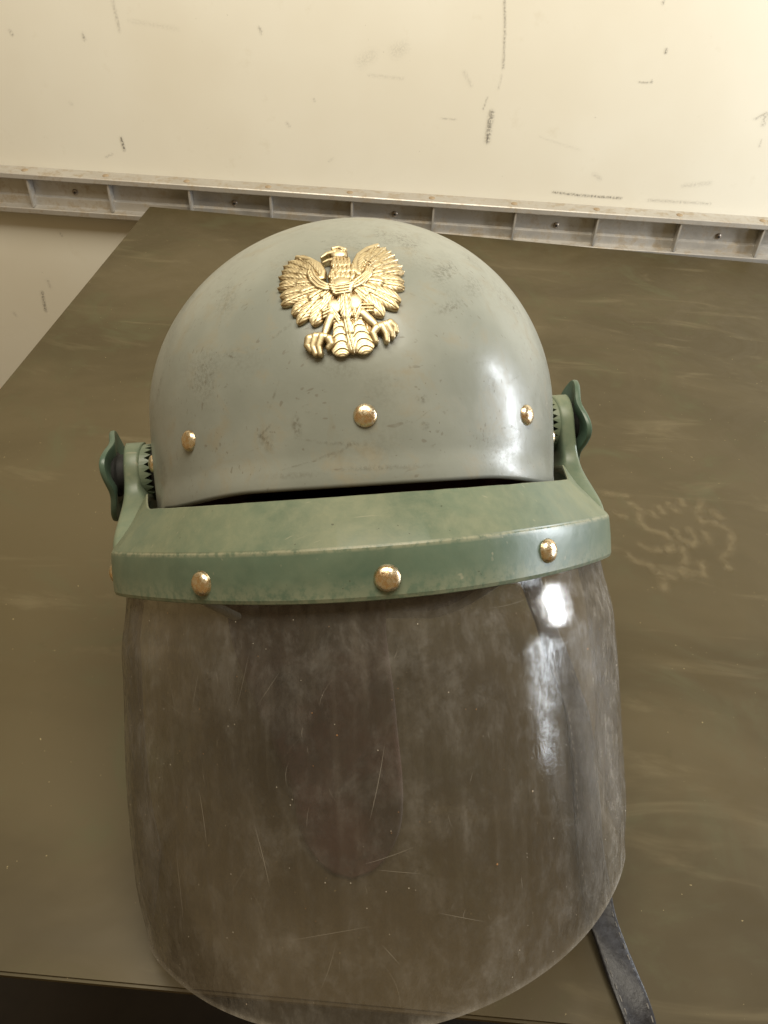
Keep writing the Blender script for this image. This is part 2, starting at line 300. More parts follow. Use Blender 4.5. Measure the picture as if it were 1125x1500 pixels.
# shell: outer skin, rolled rim, inner skin
NU, NV = 400, 110
az = np.linspace(-math.pi, math.pi, NU, endpoint=False); rows = []
tt = np.linspace(0, 1, NV)
for a in az:
    rz_ = float(rim_z(a)); ph = math.asin(0)
    up = C_*np.sin((1-tt[:70]/tt[69])*math.pi/2*.9985); dn = np.linspace(0, rz_, NV-69)[1:]
    z = np.concatenate([up, dn]); aa = np.full_like(z, a)
    fl = .0016*smooth(.014, .0, z-rz_)                  # slight outward lip at the rim
    o = shell_pt(aa, z, fl)
    e = shell_pt(np.array([a]*3), np.array([rz_-.0016, rz_-.0022, rz_-.0014]), np.array([.0016, -.0005, -.0030]))
    zi = z[::-1][::3]; i = shell_pt(np.full_like(zi, a), zi, np.full_like(zi, -.0042))
    rows.append(np.concatenate([o, e, i]))
rows = np.array(rows); rows[..., 0] += .004*np.clip(rows[..., 2]/C_, 0, 1)**2
nvv = rows.shape[1]
f = grid_faces(NU, nvv, True, flip=True); f.append([i*nvv for i in range(NU)])
shell = part('shell', rows.reshape(-1, 3), f, M['shell'])
# lining
rowsl = []
for a in az[::8]:
    rz_ = float(rim_z(a)); z = np.concatenate([C_*.88*np.sin(np.linspace(1, 0, 24)*math.pi/2*.99), np.linspace(0, rz_+.004, 14)[1:]])
    p = shell_pt(np.full_like(z, a), z, np.full_like(z, -.013)); q = shell_pt(np.array([a]), np.array([rz_+.003]), np.array([-.0045])); rowsl.append(np.concatenate([p, q]))
rowsl = np.array(rowsl); part('liner', rowsl.reshape(-1, 3), grid_faces(len(rowsl), rowsl.shape[1], True), M['liner'])

# grimy stains and scuffs worn into the paint
def shell_film(name, spots, mat):
    V = []; F = []; Am = []
    for a0, z0, wa, wz, tilt_, k in spots:
        n_ = 17; o = len(V); g_ = np.linspace(-1, 1, n_); c_, s_ = math.cos(tilt_), math.sin(tilt_)
        for p in g_:
            for q in g_:
                dx, dz = p*wa*c_-q*wz*s_, p*wa*s_+q*wz*c_
                pt = shell_pt(np.array([a0+dx/.128]), np.array([z0+dz*.9]), np.array([.00022+.00001*(o % 11)+.0016*float(smooth(.014, 0, z0+dz*.9-float(rim_z(a0))))]))[0]; pt[0] += .004*max(0., min(1., pt[2]/C_))**2
                V.append(pt); Am.append(.62*k*max(0., 1-p*p-q*q)**1.3)
        F += [f_ for f_ in grid_faces(n_, n_, off=o) if max(Am[i] for i in f_) > 0]
    return tag(part(name, V, F, mat, shell, attrs=dict(mask=Am)), kind='stuff')
ST_ = [(.416, .058, .014, .006, .5, .55), (.363, .037, .012, .004, .4, .5), (-.268, -.0157, .003, .007, .1, .75), (.207, -.006, .004, .003, 0, .7), (.214, -.018, .003, .003, 0, .6), (-.028, .0153, .004, .003, .3, .4), (-1.041, .0128, .003, .012, -.5, .6), (-.393, -.0208, .005, .008, .2, .45), (-.106, -.0246, .014, .0012, -.1, .5), (-.628, .0486, .010, .014, .4, .35), (.547, .0512, .012, .008, .6, .45), (.527, .0024, .006, .006, 0, .25), (-.672, .0087, .010, .018, 0, .3), (.05, -.036, .03, .0016, 0, .4), (-.30, -.0375, .02, .002, 0, .35), (.331, .0786, .02, .008, .2, .35), (-1.053, -.0309, .008, .012, 0, .45)]
for i in range(60): ST_.append((rng.uniform(-1.1, 1.1), rng.uniform(-.034, .085), rng.uniform(.002, .010), rng.uniform(.0004, .0012), rng.normal(.3, .6), rng.uniform(.25, .6)))
for i in range(26): ST_.append((rng.uniform(-1.2, 1.2), rng.uniform(-.036, .085), rng.uniform(.006, .022), rng.uniform(.006, .018), rng.uniform(-1, 1), rng.uniform(.10, .28)))
shell_film('scuff_stains', ST_, mat_decal('brown_grime', (.140, .115, .072), 620, .40, .68))

# rivets
rv, rf = dome(.0059, .0033, 28, 9)
rv = [(x, y, z) for x, y, z in rv]+[(.0064*math.cos(2*math.pi*i/28), .0064*math.sin(2*math.pi*i/28), -.0012) for i in range(28)]
n0 = 28*9; rf = list(rf)+[(n0+i, n0+(i+1) % 28, ((i+1) % 28)*9, i*9) for i in range(28)]
rivet_me = None
def rivet(p, n, parent, scale=1., child=False):
    global rivet_me
    n = Vector(n).normalized(); q = n.to_track_quat('Z', 'Y').to_matrix().to_4x4() @ Rz(random.random()*6)
    if rivet_me is None:
        o = mesh_obj('rivet', rv, rf, M['rivet']); rivet_me = o.data
    else: o = bpy.data.objects.new('rivet', rivet_me); COL.objects.link(o)
    o.parent = parent; m = Matrix.Translation(Vector(p)) @ q @ Matrix.Diagonal((scale, scale, scale, 1))
    o.matrix_local = m if child else LOC @ m; return o
def shell_n(a, z):
    p0 = shell_pt(np.array([a]), np.array([z]))[0]; p1 = shell_pt(np.array([a]), np.array([z]), np.array([1.]))[0]; return p0, p1-p0
for a, z in ((-.012, -.0128), (-.787, -.0178), (.752, -.0120), (-1.42, -.0245), (1.40, -.0185), (2.3, -.03), (-2.3, -.03), (math.pi, -.03)):
    p, n = shell_n(a, z); rivet(p, n, helmet, .90)

# ---------------------------------------------------------------- eagle emblem (relief)
EC = np.array([-0.01003, -0.13024, 0.04033]); EN = np.array([-0.0942, -0.8989, 0.4279]); EX = np.array([0.9956, -0.0851, 0.0405]); EY = np.array([0.0, 0.4298, 0.9029])
EK = np.array([[0.0562, -1.0644], [29.4651, -3.1543], [-1.8732, -32.1155], [-0.3112, 3.689], [-1.287, 0.6698], [-0.1706, 6.4458], [0.4816, -0.218], [0.1066, -1.9823], [0.7355, -0.3212], [0.0284, -2.4531]])
def E2(p):
    X, Y = (p[0]-550)/450, (p[1]-480)/400
    return np.array([1, X, Y, X*X, X*Y, Y*Y, X**3, X*X*Y, X*Y*Y, Y**3])@EK
ST = .2; gu = np.arange(-31, 31.6, ST); gv = np.arange(-31, 38, ST); GU, GV = np.meshgrid(gu, gv, indexing='ij')
H = np.full(GU.shape, -1.); OW = np.full(GU.shape, -1)
def put(h, mask, owner):
    m = mask & (h > H); H[m] = h[m]; OW[m] = owner
def frame2(a, b):
    e = b-a; L = math.hypot(*e); e = e/L; s = ((GU-a[0])*e[0]+(GV-a[1])*e[1])/L; d = -(GU-a[0])*e[1]+(GV-a[1])*e[0]; return s, d, L
def feather(b, t, w, hl, owner, tilt=.35, ridge=1., bend=0.):
    a, c = E2(b), E2(t); s, d, L = frame2(a, c); d = d-bend*np.sin(np.clip(s, 0, 1)*math.pi)
    sc = np.clip(s, 0, 1); w = w*1.28; hw = np.where(sc < .6, w*(.50+.50*sc/.6), w*np.sqrt(np.clip(1-((sc-.6)/.4)**2, 0, 1)))
    m = (s > 0) & (s < 1) & (np.abs(d) < hw); r = d/np.maximum(hw, .01)
    h = hl+.75*ridge*(1-np.abs(r)**1.3)+tilt*1.3*r+.20*np.exp(-(d/.18)**2)-.30*np.exp(-((np.abs(d)-.42)/.16)**2)-.12*np.abs(np.sin(d*2.4+s*L*1.3))-.5*smooth(.82, 1., sc)
    put(h, m, owner)
def tube(pts, r0_, r1_, hl, owner, round_=1.):
    P = [E2(p) for p in pts]; n = len(P)-1
    for i in range(n):
        s, d, L = frame2(P[i], P[i+1]); sc = np.clip(s, 0, 1)
        dd = np.hypot(d, np.where(s < 0, s, np.where(s > 1, s-1, 0))*L); R_ = r0_+(r1_-r0_)*(i+sc)/n
        m = dd < R_; put(hl+round_*R_*np.sqrt(np.clip(1-(dd/R_)**2, 0, 1)), m, owner)
def blob(c, rx, ry, ang, hl, hh, owner):
    c = E2(c); ca, sa = math.cos(ang), math.sin(ang); x = (GU-c[0])*ca+(GV-c[1])*sa; y = -(GU-c[0])*sa+(GV-c[1])*ca
    q = (x/rx)**2+(y/ry)**2; put(hl+hh*np.sqrt(np.clip(1-q, 0, 1)), q < 1, owner)
LW, RW, HD, BD, TL, LL, RL = range(7)
# left wing: under-layer, primaries, coverts, rolled upper edge
for t, b, w in (((234, 193), (395, 300), 3.0), ((187, 224), (390, 320), 2.3), ((156, 255), (390, 335), 1.9), ((147, 291), (390, 350), 2.2), ((127, 331), (390, 365), 1.7), ((133, 379), (400, 385), 2.3), ((122, 407), (400, 392), 1.6), ((142, 466), (410, 405), 2.7), ((150, 519), (420, 412), 2.0), ((226, 584), (440, 420), 2.9), ((262, 646), (450, 430), 2.3), ((369, 657), (480, 440), 2.9), ((455, 600), (500, 445), 2.2)):
    feather(b, t, w, 1.9+.25*(hash(t) % 3)/2, LW, tilt=-.35)
for t, b, w in (((300, 225), (420, 320), 2.3), ((268, 262), (415, 335), 2.2), ((243, 311), (410, 350), 2.2), ((234, 387), (415, 375), 2.2), ((268, 452), (425, 395), 2.2), ((336, 494), (450, 415), 2.0), ((420, 480), (480, 425), 1.8)):
    feather(b, t, w, 2.5, LW, tilt=-.3)
tube([(250, 200), (330, 215), (400, 255), (432, 305), (425, 345), (400, 350)], 1.0, 1.9, 2.3, LW, .8)
feather((425, 345), (325, 235), 2.8, 2.9, LW, tilt=-.25)
for k in range(3): tube([(335+k*13, 320-k*10), (352+k*14, 365-k*13), (395+k*12, 405-k*15), (450+k*6, 424-k*14), (500, 420-k*13)], .75, .75, 3.0+.15*k, LW)
for p in ((340, 310), (352, 330), (365, 305), (378, 325), (360, 345), (385, 345)): blob(p, .75, .55, .5, 3.4, .6, LW)
# right wing
for t, b, w in (((791, 114), (690, 300), 3.0), ((845, 128), (700, 300), 2.4), ((881, 154), (705, 305), 1.9), ((906, 179), (705, 315), 2.1), ((929, 213), (705, 325), 1.9), ((960, 255), (705, 335), 2.2), ((977, 294), (700, 345), 1.9), ((979, 362), (690, 350), 2.7), ((985, 401), (690, 365), 2.2), ((960, 497), (675, 385), 2.9), ((946, 545), (665, 395), 2.3), ((847, 595), (640, 410), 2.9), ((780, 560), (640, 420), 2.2)):
    feather(b, t, w, 1.9+.25*(hash(t) % 3)/2, RW, tilt=.35)
for t, b, w in (((765, 180), (690, 310), 2.3), ((805, 205), (700, 312), 2.2), ((840, 250), (700, 322), 2.2), ((855, 300), (700, 335), 2.1), ((850, 378), (690, 355), 2.1), ((800, 432), (670, 385), 2.2), ((735, 470), (645, 405), 2.2)):
    feather(b, t, w, 2.5, RW, tilt=.3)
tube([(785, 120), (720, 145), (665, 190), (642, 245), (645, 295), (670, 318)], 1.0, 1.9, 2.3, RW, .8)
feather((680, 300), (730, 170), 2.6, 2.9, RW, tilt=.2)
for k in range(3): tube([(755-k*14, 285-k*2), (745-k*14, 325-k*6), (715-k*14, 365-k*12), (675-k*12, 395-k*15), (630-k*6, 415-k*12)], .75, .75, 3.0+.15*k, RW)
for p in ((700, 240), (712, 258), (725, 240), (735, 262), (705, 275), (745, 245)): blob(p, .75, .55, -.5, 3.4, .6, RW)
# head, beak, neck
blob((532, 192), 4.1, 3.3, -.15, 2.9, 1.8, HD); tube([(490, 168), (530, 160), (575, 175)], .8, .9, 4.0, HD)
tube([(505, 185), (455, 190), (415, 212)], 2.0, .5, 2.8, HD); tube([(500, 225), (460, 228), (425, 240)], 1.5, .4, 2.4, HD); tube([(500, 240), (497, 275)], .9, .5, 2.4, HD)
blob((552, 183), .6, .5, 0, 4.9, .5, HD)
tube([(528, 200), (545, 270), (562, 360)], 3.9, 5.4, 2.2, HD, .28)
for j in range(4):
    for i in range(-2, 3):
        y = 262+j*38; xx = 548+j*4+(i+.5*(j % 2))*(24+5*j)
        feather((xx, y-40), (xx-3, y+18), 1.15+.1*j, 3.15+.10*(3-j), HD, tilt=.3, ridge=.9)
# body
tube([(560, 390), (578, 440), (592, 520)], 6.0, 2.2, 1.9, BD, .38)
for k in range(4): tube([(478+k*9, 400+k*16), (520, 408+k*16), (570, 402+k*16), (610, 394+k*16), (648-k*9, 380+k*16)], .62, .62, 3.75-.12*k, BD)
feather((575, 430), (600, 640), 2.1, 3.0, TL, 0.); feather((590, 600), (622, 735), 2.1, 2.8, TL, .2); feather((610, 700), (652, 848), 2.1, 2.7, TL, 0.)
feather((560, 440), (555, 560), 1.9, 2.6, BD, 0); feather((610, 440), (655, 620), 1.8, 2.4, BD, 0)
# tail lobes: overlapping scallops
def lobe(b, t, w, hl, owner, period):
    a, c = E2(b), E2(t); s, d, L = frame2(a, c); sc = np.clip(s, 0, 1); hw = w*np.where(sc < .78, .55+.45*sc/.78, np.sqrt(np.clip(1-((sc-.78)/.22)**2, 0, 1)))
    m = (s > 0) & (s < 1) & (np.abs(d) < hw); r = d/np.maximum(hw, .01); ph = (s*L-.16*d*d)/period
    put(hl+.4+.35*np.sqrt(np.clip(1-r*r, 0, 1))+.42*(ph-np.floor(ph))*smooth(1., .9, sc)-.12*np.abs(np.sin(ph*math.pi*3)), m, owner)
feather((600, 560), (512, 800), 2.2, 1.5, TL, 0.); feather((640, 560), (790, 770), 2.2, 1.5, TL, 0.); lobe((548, 620), (572, 866), 4.5, 1.8, TL, 3.3); lobe((655, 610), (730, 846), 4.8, 1.8, TL, 3.3)
# thighs, legs, feet
for ow, th, ch, leg in ((LL, (508, 535), ((440, 590), (500, 560), (550, 630)), [(492, 600), (470, 655), (452, 715)]), (RL, (650, 500), ((770, 545), (690, 545), (655, 630)), [(705, 575), (755, 620), (802, 662)])):
    blob(th, 3.4, 4.3, 0, 2.3, 1.0, ow)
    for k in range(3): tube([(p[0], p[1]+k*19-22) for p in ch], .60, .60, 2.75-.2*k, ow)
    tube(leg, 2.3, 1.7, 1.9, ow, .7)
tube([(345, 748), (385, 732), (440, 730), (488, 750)], 1.8, 1.6, 2.3, LL, .8)
for a, b, c in (((348, 750), (338, 790), (362, 822)), ((388, 738), (372, 800), (392, 846)), ((432, 738), (412, 800), (424, 846)), ((482, 752), (496, 782), (478, 806))): tube([a, b, c], 2.05, 1.35, 2.4, LL, .8)
tube([(798, 676), (840, 655), (895, 642)], 1.8, 1.6, 2.3, RL, .8)
for a, b, c in (((890, 645), (918, 665), (928, 695)), ((868, 655), (896, 700), (905, 728)), ((835, 668), (862, 715), (868, 758)), ((800, 680), (776, 712), (795, 762))): tube([a, b, c], 2.05, 1.3, 2.4, RL, .8)
MASK = H > 0
def on_shell(u, v, h):
    p = EC+np.outer(u*.001, EX)+np.outer(v*.001, EY)+EN*.05; d = -EN; s = np.array([1/A_, 1/B_, 1/C_])
    a = (d*s)@(d*s); b = 2*(p*s)@(d*s); c = ((p*s)**2).sum(1)-1; t = (-b-np.sqrt(np.maximum(b*b-4*a*c, 0)))/(2*a)
    q = p+d*t[:, None]; n = q*s*s; n /= np.linalg.norm(n, axis=1, keepdims=True); q[:, 0] += .004*np.clip(q[:, 2]/C_, 0, 1)**2
    return q+n*(np.asarray(h)*.001)[:, None]
Hs = H.copy()
for _ in range(1):                                        # soften the casting a little
    acc = np.zeros_like(H); cnt = np.zeros_like(H)
    for dx, dy, w in ((0, 0, 9), (1, 0, 1), (-1, 0, 1), (0, 1, 1), (0, -1, 1)):
        mm = np.roll(MASK, (dx, dy), (0, 1)); acc += np.where(mm, np.roll(Hs, (dx, dy), (0, 1)), 0)*w; cnt += mm*w
    Hs = np.where(MASK, acc/np.maximum(cnt, 1), Hs)
def boxmean(a, r):
    acc = np.zeros_like(a); n_ = 0
    for dx in range(-r, r+1, 2):
        for dy in range(-r, r+1, 2): acc += np.roll(a, (dx, dy), (0, 1)); n_ += 1
    return acc/n_
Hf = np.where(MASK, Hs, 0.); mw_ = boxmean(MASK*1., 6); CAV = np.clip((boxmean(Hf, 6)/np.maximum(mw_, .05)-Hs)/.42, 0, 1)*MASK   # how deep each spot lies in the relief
cell = MASK[:-1, :-1] & MASK[1:, :-1] & MASK[1:, 1:] & MASK[:-1, 1:]
own = OW[:-1, :-1]
# side wall of the casting: one closed edge strip under the outline
ev, ef, idx = [], [], {}
def vid(i, j, top):
    if (i, j, top) not in idx: idx[(i, j, top)] = len(ev); ev.append((gu[i], gv[j], Hs[i, j] if top else -.4))
    return idx[(i, j, top)]
ci, cj = np.nonzero(cell)
for i, j in zip(ci, cj):
    for (di, dj), (p, q) in (((-1, 0), ((i, j), (i, j+1))), ((1, 0), ((i+1, j+1), (i+1, j))), ((0, -1), ((i+1, j), (i, j))), ((0, 1), ((i, j+1), (i+1, j+1)))):
        if not cell[i+di, j+dj]: ef.append((vid(*p, 1), vid(*q, 1), vid(*q, 0), vid(*p, 0)))
ev = np.array(ev); emblem = part('eagle_emblem', on_shell(ev[:, 0], ev[:, 1], ev[:, 2]), ef, M['gold'])
emblem['label'] = 'pale gold metal eagle with spread wings, head turned left'
for k, nm in enumerate(('wing', 'wing', 'head', 'breast', 'tail', 'leg', 'leg')):
    i, j = np.nonzero(cell & (own == k)); used = {}; V = []; F = []; CV = []
    def g(a, b):
        if (a, b) not in used: used[(a, b)] = len(V); V.append((gu[a], gv[b], Hs[a, b])); CV.append(CAV[a, b])
        return used[(a, b)]
    for a, b in zip(i, j): F.append((g(a, b), g(a+1, b), g(a+1, b+1), g(a, b+1)))
    V = np.array(V); part(nm, on_shell(V[:, 0], V[:, 1], V[:, 2]), F, M['gold'], emblem, attrs=dict(recess_shade=CV))

# ---------------------------------------------------------------- visor frame
def plan(w, yc, sag, rc=.012, N=60):
    xs = np.linspace(-w, w, 4*N+1); ys = -(yc+sag*(1-(xs/w)**2)); side = np.linspace(0, -yc, N)[:-1]
    X = np.concatenate([-w+0*side, xs, w+0*side]); Y = np.concatenate([side, ys, side[::-1]])
    d = np.r_[0, np.cumsum(np.hypot(np.diff(X), np.diff(Y)))]; u = np.linspace(0, d[-1], 401); X = np.interp(u, d, X); Y = np.interp(u, d, Y)
    h = u[1]; k = int(max(1, round(3*rc/h))); g = np.exp(-.5*(np.arange(-k, k+1)*h/rc)**2); g /= g.sum()
    pad = lambda v: np.r_[2*v[0]-v[k:0:-1], v, 2*v[-1]-v[-2:-k-2:-1]]
    return np.convolve(pad(X), g, 'valid'), np.convolve(pad(Y), g, 'valid')
BW, BYC, BSAG, Z1, Z2 = .1380, .0646, .1011, -.0688, -.0915
bX, bY = plan(BW, BYC, BSAG); tx = np.gradient(bX); ty = np.gradient(bY); ln = np.hypot(tx, ty); nX, nY = ty/ln, -tx/ln   # outward normal
sgn = np.sign((nX*bX+nY*(bY+.03)).mean()); nX *= sgn; nY *= sgn
def V3(p): return np.asarray(p)@VM.T
ang = np.arctan2(bX, -bY+.0005)
def inner(w, d, n=2.2):
    c, s = np.abs(np.cos(ang)), np.abs(np.sin(ang)); r = ((s/w)**n+(c/d)**n)**(-1/n); return r*np.sin(ang), -r*np.cos(ang)
iX, iY = inner(.1228, .1432); ZI = -.0472
rows = []
jit = .0005*np.interp(np.arange(401), np.arange(0, 401, 8), rng.normal(size=51))
for i in range(401):
    b = lambda o, z: (bX[i]+nX[i]*o, bY[i]+nY[i]*o, z)
    I = np.array((iX[i], iY[i])); Bq = np.array((bX[i], bY[i]))
    mixp = lambda t, z: (*(I*(1-t)+Bq*t), z)
    zi = ZI+jit[i]*.2+min(.0085, .015*max(0., min(1., (iY[i]+.066)/.042))**2.2)
    rows.append([mixp(.03, zi-.0038), mixp(0, zi-.0020), mixp(.015, zi-.0004), mixp(.06, zi-.0006), mixp(.5, (zi+Z1)/2+.0010), mixp(.975, Z1+.0008), b(-.0002, Z1+.0002), b(.0001, Z1-.0004), b(.0004, Z1-.0020), b(.0005, Z1-.006), b(.0006, (Z1+Z2)/2), b(.0003, Z2+.002), b(-.0003, Z2+.0004), b(-.0012, Z2), b(-.0036, Z2), b(-.0042, Z2+.001), b(-.0042, Z1-.005), mixp(.5, (zi+Z1)/2-.0022)])
rows = np.array(rows); nr = rows.shape[1]; R_ = V3(rows.reshape(-1, 3))
f = [tuple(q) for q in (( (i*nr+j), (i*nr+(j+1) % nr), ((i+1)*nr+(j+1) % nr), ((i+1)*nr+j)) for i in range(400) for j in range(nr))]
f += [tuple(range(nr))[::-1], tuple(400*nr+j for j in range(nr))]
pd = np.array([.25, .40, .48, .48, .46, .44, .36, .24, .15, .14, .14, .16, .2, .1, 0, 0, 0, 0]); pw = np.zeros(18); pw[[2, 6, 7]] = (.6, .6, .6); pw[[11, 12]] = .3  # ledge rows paler: settled dust plus light from above painted into the colour
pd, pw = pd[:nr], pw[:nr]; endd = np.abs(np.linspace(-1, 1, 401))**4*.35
frame = part('visor_frame', R_, f, M['frame'], sharp=14, attrs=dict(dust_toplight=(pd[None, :]*(1+endd[:, None])+endd[:, None]*.5).ravel(), wear=np.tile(pw, 401)))
for a, dz in ((0.004, -.0022), (-.358, -.0018), (.358, .0006), (-.810, -.0010), (.815, .0045)):
    i = int(round(200+a*200)); p = V3((bX[i]+nX[i]*.0010, bY[i]+nY[i]*.0010, (Z1+Z2)/2+dz)); n = V3((nX[i], nY[i], .0)); rivet(p, n, frame, .95, True)
# arms that carry the frame to the pivots, ratchets and knobs
for s, zp, dx in ((-1, -.0255, .000), (1, -.0125, -.005)):
    # arm: a loft that flares from the pivot down into the corner of the frame
    V = []; n = 40; r = .0185; zs_ = np.concatenate([np.linspace(Z1+.0005, -.034, 16), np.linspace(-.034, zp, 6)[1:], zp+r*np.sin(np.linspace(0, math.pi/2*.985, 12))[1:]])
    for z in zs_:
        q = float(smooth(-.026, Z1, z)); q2 = max(0., min(1., (-.018-z)/.0536))
        xi = .1272+dx*.3-(.0042+dx*.3)*float(smooth(-.034, -.043, z)); xo_ = .1380+dx*.3+(.0006-dx*.3)*q2
        hy = r if z <= zp else math.sqrt(max(1e-8, r*r-(z-zp)**2)); yf = -hy-.038*q**1.5; yb_ = hy-.010*q
        for i in range(n):
            a = 2*math.pi*i/n; c, d = math.cos(a), math.sin(a); e = 2/5.
            V.append((s*((xi+xo_)/2+(xo_-xi)/2*math.copysign(abs(c)**e, c)), (yf+yb_)/2+(yb_-yf)/2*math.copysign(abs(d)**e, d), z))
    m_ = len(zs_); F = [(k*n+i, k*n+(i+1) % n, (k+1)*n+(i+1) % n, (k+1)*n+i) for k in range(m_-1) for i in range(n)]+[tuple(range(n))[::-1], tuple((m_-1)*n+i for i in range(n))]
    part('arm', V3(V), F, M['arm'], frame, sharp=60)
    # toothed ratchet ring between arm and shell
    V = []; F = []; nt = 26; R1, R2 = .0172, .0120
    for i in range(nt*2):
        a = math.pi*i/nt; d = .1295+dx*.5; tip = .1215 if i % 2 else .1255
        for rr in (R1, R2): V += [(s*d, rr*math.cos(a), zp+rr*math.sin(a)), (s*tip, rr*math.cos(a), zp+rr*math.sin(a))]
    for i in range(nt*2):
        p = i*4; q = ((i+1) % (nt*2))*4; F += [(p, q, q+1, p+1), (p+1, q+1, q+3, p+3), (p+3, q+3, q+2, p+2)]
    part('ratchet', V3(V), F, M['arm'], frame, smooth=False)
    V = []; nn = 32
    for x_, rr in ((.114, .0158), (.1215, .0158), (.1225, .0150), (.1225, .004)):
        V += [(s*x_, rr*math.cos(2*math.pi*i/nn), zp+rr*math.sin(2*math.pi*i/nn)) for i in range(nn)]
    F = [(k*nn+i, k*nn+(i+1) % nn, (k+1)*nn+(i+1) % nn, (k+1)*nn+i) for k in range(3) for i in range(nn)]
    part('pivot_washer', V3(V), F, M['black'], sharp=40)
    # four-lobed knob with a hub
    nn = 96; rings = [(.1466, .60), (.1458, .94), (.1462, .985), (.1476, 1.0), (.1490, .985), (.1496, .94), (.1490, .55), (.1490, .02)]; V = []
    for x_, k in rings:
        for i in range(nn):
            a = 2*math.pi*i/nn; lob = math.cos(4*(a-math.radians(12)*s)); rr = (.0255+.0022*lob+.0008*max(0, lob)**3)*k
            dish = .0014*lob*(k > .5); V.append((s*(x_+dish-.0015+dx), .004+rr*math.cos(a), zp-.0005+rr*math.sin(a)))
    F = [(k*nn+i, k*nn+(i+1) % nn, (k+1)*nn+(i+1) % nn, (k+1)*nn+i) for k in range(len(rings)-1) for i in range(nn)]+[tuple(range(nn))]
    kn = part('pivot_knob', V3(V), F, M['knob'], sharp=45)
    V = []; nn = 40
    for x_, rr in ((.132, .0120), (.1430+dx, .0120), (.1442+dx, .0135), (.1462+dx, .0135)):
        V += [(s*x_, .002+rr*math.cos(2*math.pi*i/nn), zp+rr*math.sin(2*math.pi*i/nn)) for i in range(nn)]
    part('hub', V3(V), [(k*nn+i, k*nn+(i+1) % nn, (k+1)*nn+(i+1) % nn, (k+1)*nn+i) for k in range(3) for i in range(nn)], M['black'], kn, sharp=40)

# ---------------------------------------------------------------- visor pane
u = np.linspace(-1, 1, 401); VL = .1830
us = np.linspace(-.93, .93, 261); nz = 130
pX, pY = np.interp(us, u, bX-nX*.0055), np.interp(us, u, bY-nY*.0055); qX, qY = np.interp(us, u, bX-nX*.0078), np.interp(us, u, bY-nY*.0078)
def vlen(a): return VL*(1-(np.abs(a)/.980)**5.6)**(1/5.6)-.016*a
def world_z(x, y, z): return (HM @ Vector(VM@np.array((x, y, z)))).z+PZ
lens = []
for k, a in enumerate(us):                               # the lower edge rests on the table
    l = max(.012, vlen(a))
    while world_z(qX[k], qY[k], Z2-l) < .0012 and l > .01: l -= .0005
    lens.append(l)
lens = np.convolve(np.r_[[lens[0]]*4, lens, [lens[-1]]*4], np.ones(9)/9, 'valid')
outer = []; inn = []; gr = []; ed = []
for i in range(len(us)):
    z = Z1-.006-(lens[i]+(Z1-.006-Z2)*-1+.0)*np.linspace(0, 1, nz) if False else np.linspace(Z1-.006, Z2-lens[i], nz)
    wob = .0012*np.sin(us[i]*7+z*30)*smooth(0, -.1, z-Z2); dist = z-(Z2-lens[i]); fl = .0048*smooth(0, -.035, z-Z2)+.0022*smooth(-.02, -.14, z-Z2)-.0030*smooth(.040, 0, dist)**1.6
    nx, ny = np.interp(us[i], u, nX), np.interp(us[i], u, nY)
    outer.append(np.stack([pX[i]+nx*(wob+fl), pY[i]+ny*(wob+fl), z], 1)); inn.append(np.stack([qX[i]+nx*(wob+fl), qY[i]+ny*(wob+fl), z], 1))
    g_ = .10+1.0*smooth(.40, .62, us[i])+.35*smooth(-.45, -.75, us[i]); dist = (z-(Z2-lens[i]))  # right side paler: dirt, plus the side reflection painted in as haze
    gr.append(np.clip(g_+.35*smooth(.05, 0, dist), 0, 1.2)); e_ = np.exp(-(dist/.0018)**2); e_ = np.maximum(e_, (abs(us[i]) > .922)*1.); ed.append(e_)
VV = np.concatenate([np.array(outer).reshape(-1, 3), np.array(inn).reshape(-1, 3)]); n1 = len(us)*nz
f = grid_faces(len(us), nz)+grid_faces(len(us), nz, off=n1, flip=True)
ix = lambda i, j: i*nz+j
for i in range(len(us)-1): f.append((ix(i, nz-1), ix(i+1, nz-1), n1+ix(i+1, nz-1), n1+ix(i, nz-1)))
for i in (0, len(us)-1):
    for j in range(nz-1): f.append((ix(i, j), ix(i, j+1), n1+ix(i, j+1), n1+ix(i, j)))
G_ = np.array(gr).ravel(); E_ = np.array(ed).ravel()
visor = part('visor', V3(VV), f, M['visor'], sharp=50, attrs=dict(grime_reflection=np.r_[G_, G_*.3], edge=np.r_[E_, E_*.5]))

# hairline scratches and specks of dirt on the pane
OUT = np.array(outer)                                     # [u, z, xyz]
ONR = np.stack([np.interp(us, u, nX), np.interp(us, u, nY), 0*us], 1)
def vis_pt(a, t):
    fi = np.clip((a+.93)/1.86, 0, .9999)*(len(us)-1); i = int(fi); fj = np.clip(t, 0, .9999)*(nz-1); j = int(fj); p, q = fi-i, fj-j
    c = (OUT[i, j]*(1-p)+OUT[i+1, j]*p)*(1-q)+(OUT[i, j+1]*(1-p)+OUT[i+1, j+1]*p)*q; return c+ONR[i]*.00025, ONR[i]
def hair(a0, t0, ang_, L, w, curve, V, F):
    o = len(V); k = max(3, int(L/.003)); a, t = a0, t0; scale_a = 1/.185; scale_t = 1/.22
    for i in range(k+1):
        p, n = vis_pt(a, t); sd = np.array([math.cos(ang_)*-n[1], math.cos(ang_)*n[0], math.sin(ang_)]); ww = w*(1-abs(2*i/k-1)**2*.9)
        V += [p-sd*ww, p+sd*ww]; a += -math.sin(ang_)*L/k*scale_a; t += math.cos(ang_)*L/k*scale_t; ang_ += curve/k
        if i: F.append((o+2*i-2, o+2*i-1, o+2*i+1, o+2*i))
V = []; F = []
for i in range(110):
    hair(rng.uniform(-.8, .8), rng.uniform(.12, .95), rng.normal(0, .55), min(.045, .003+rng.exponential(.009)), rng.uniform(.00005, .00012), rng.normal(0, .3), V, F)
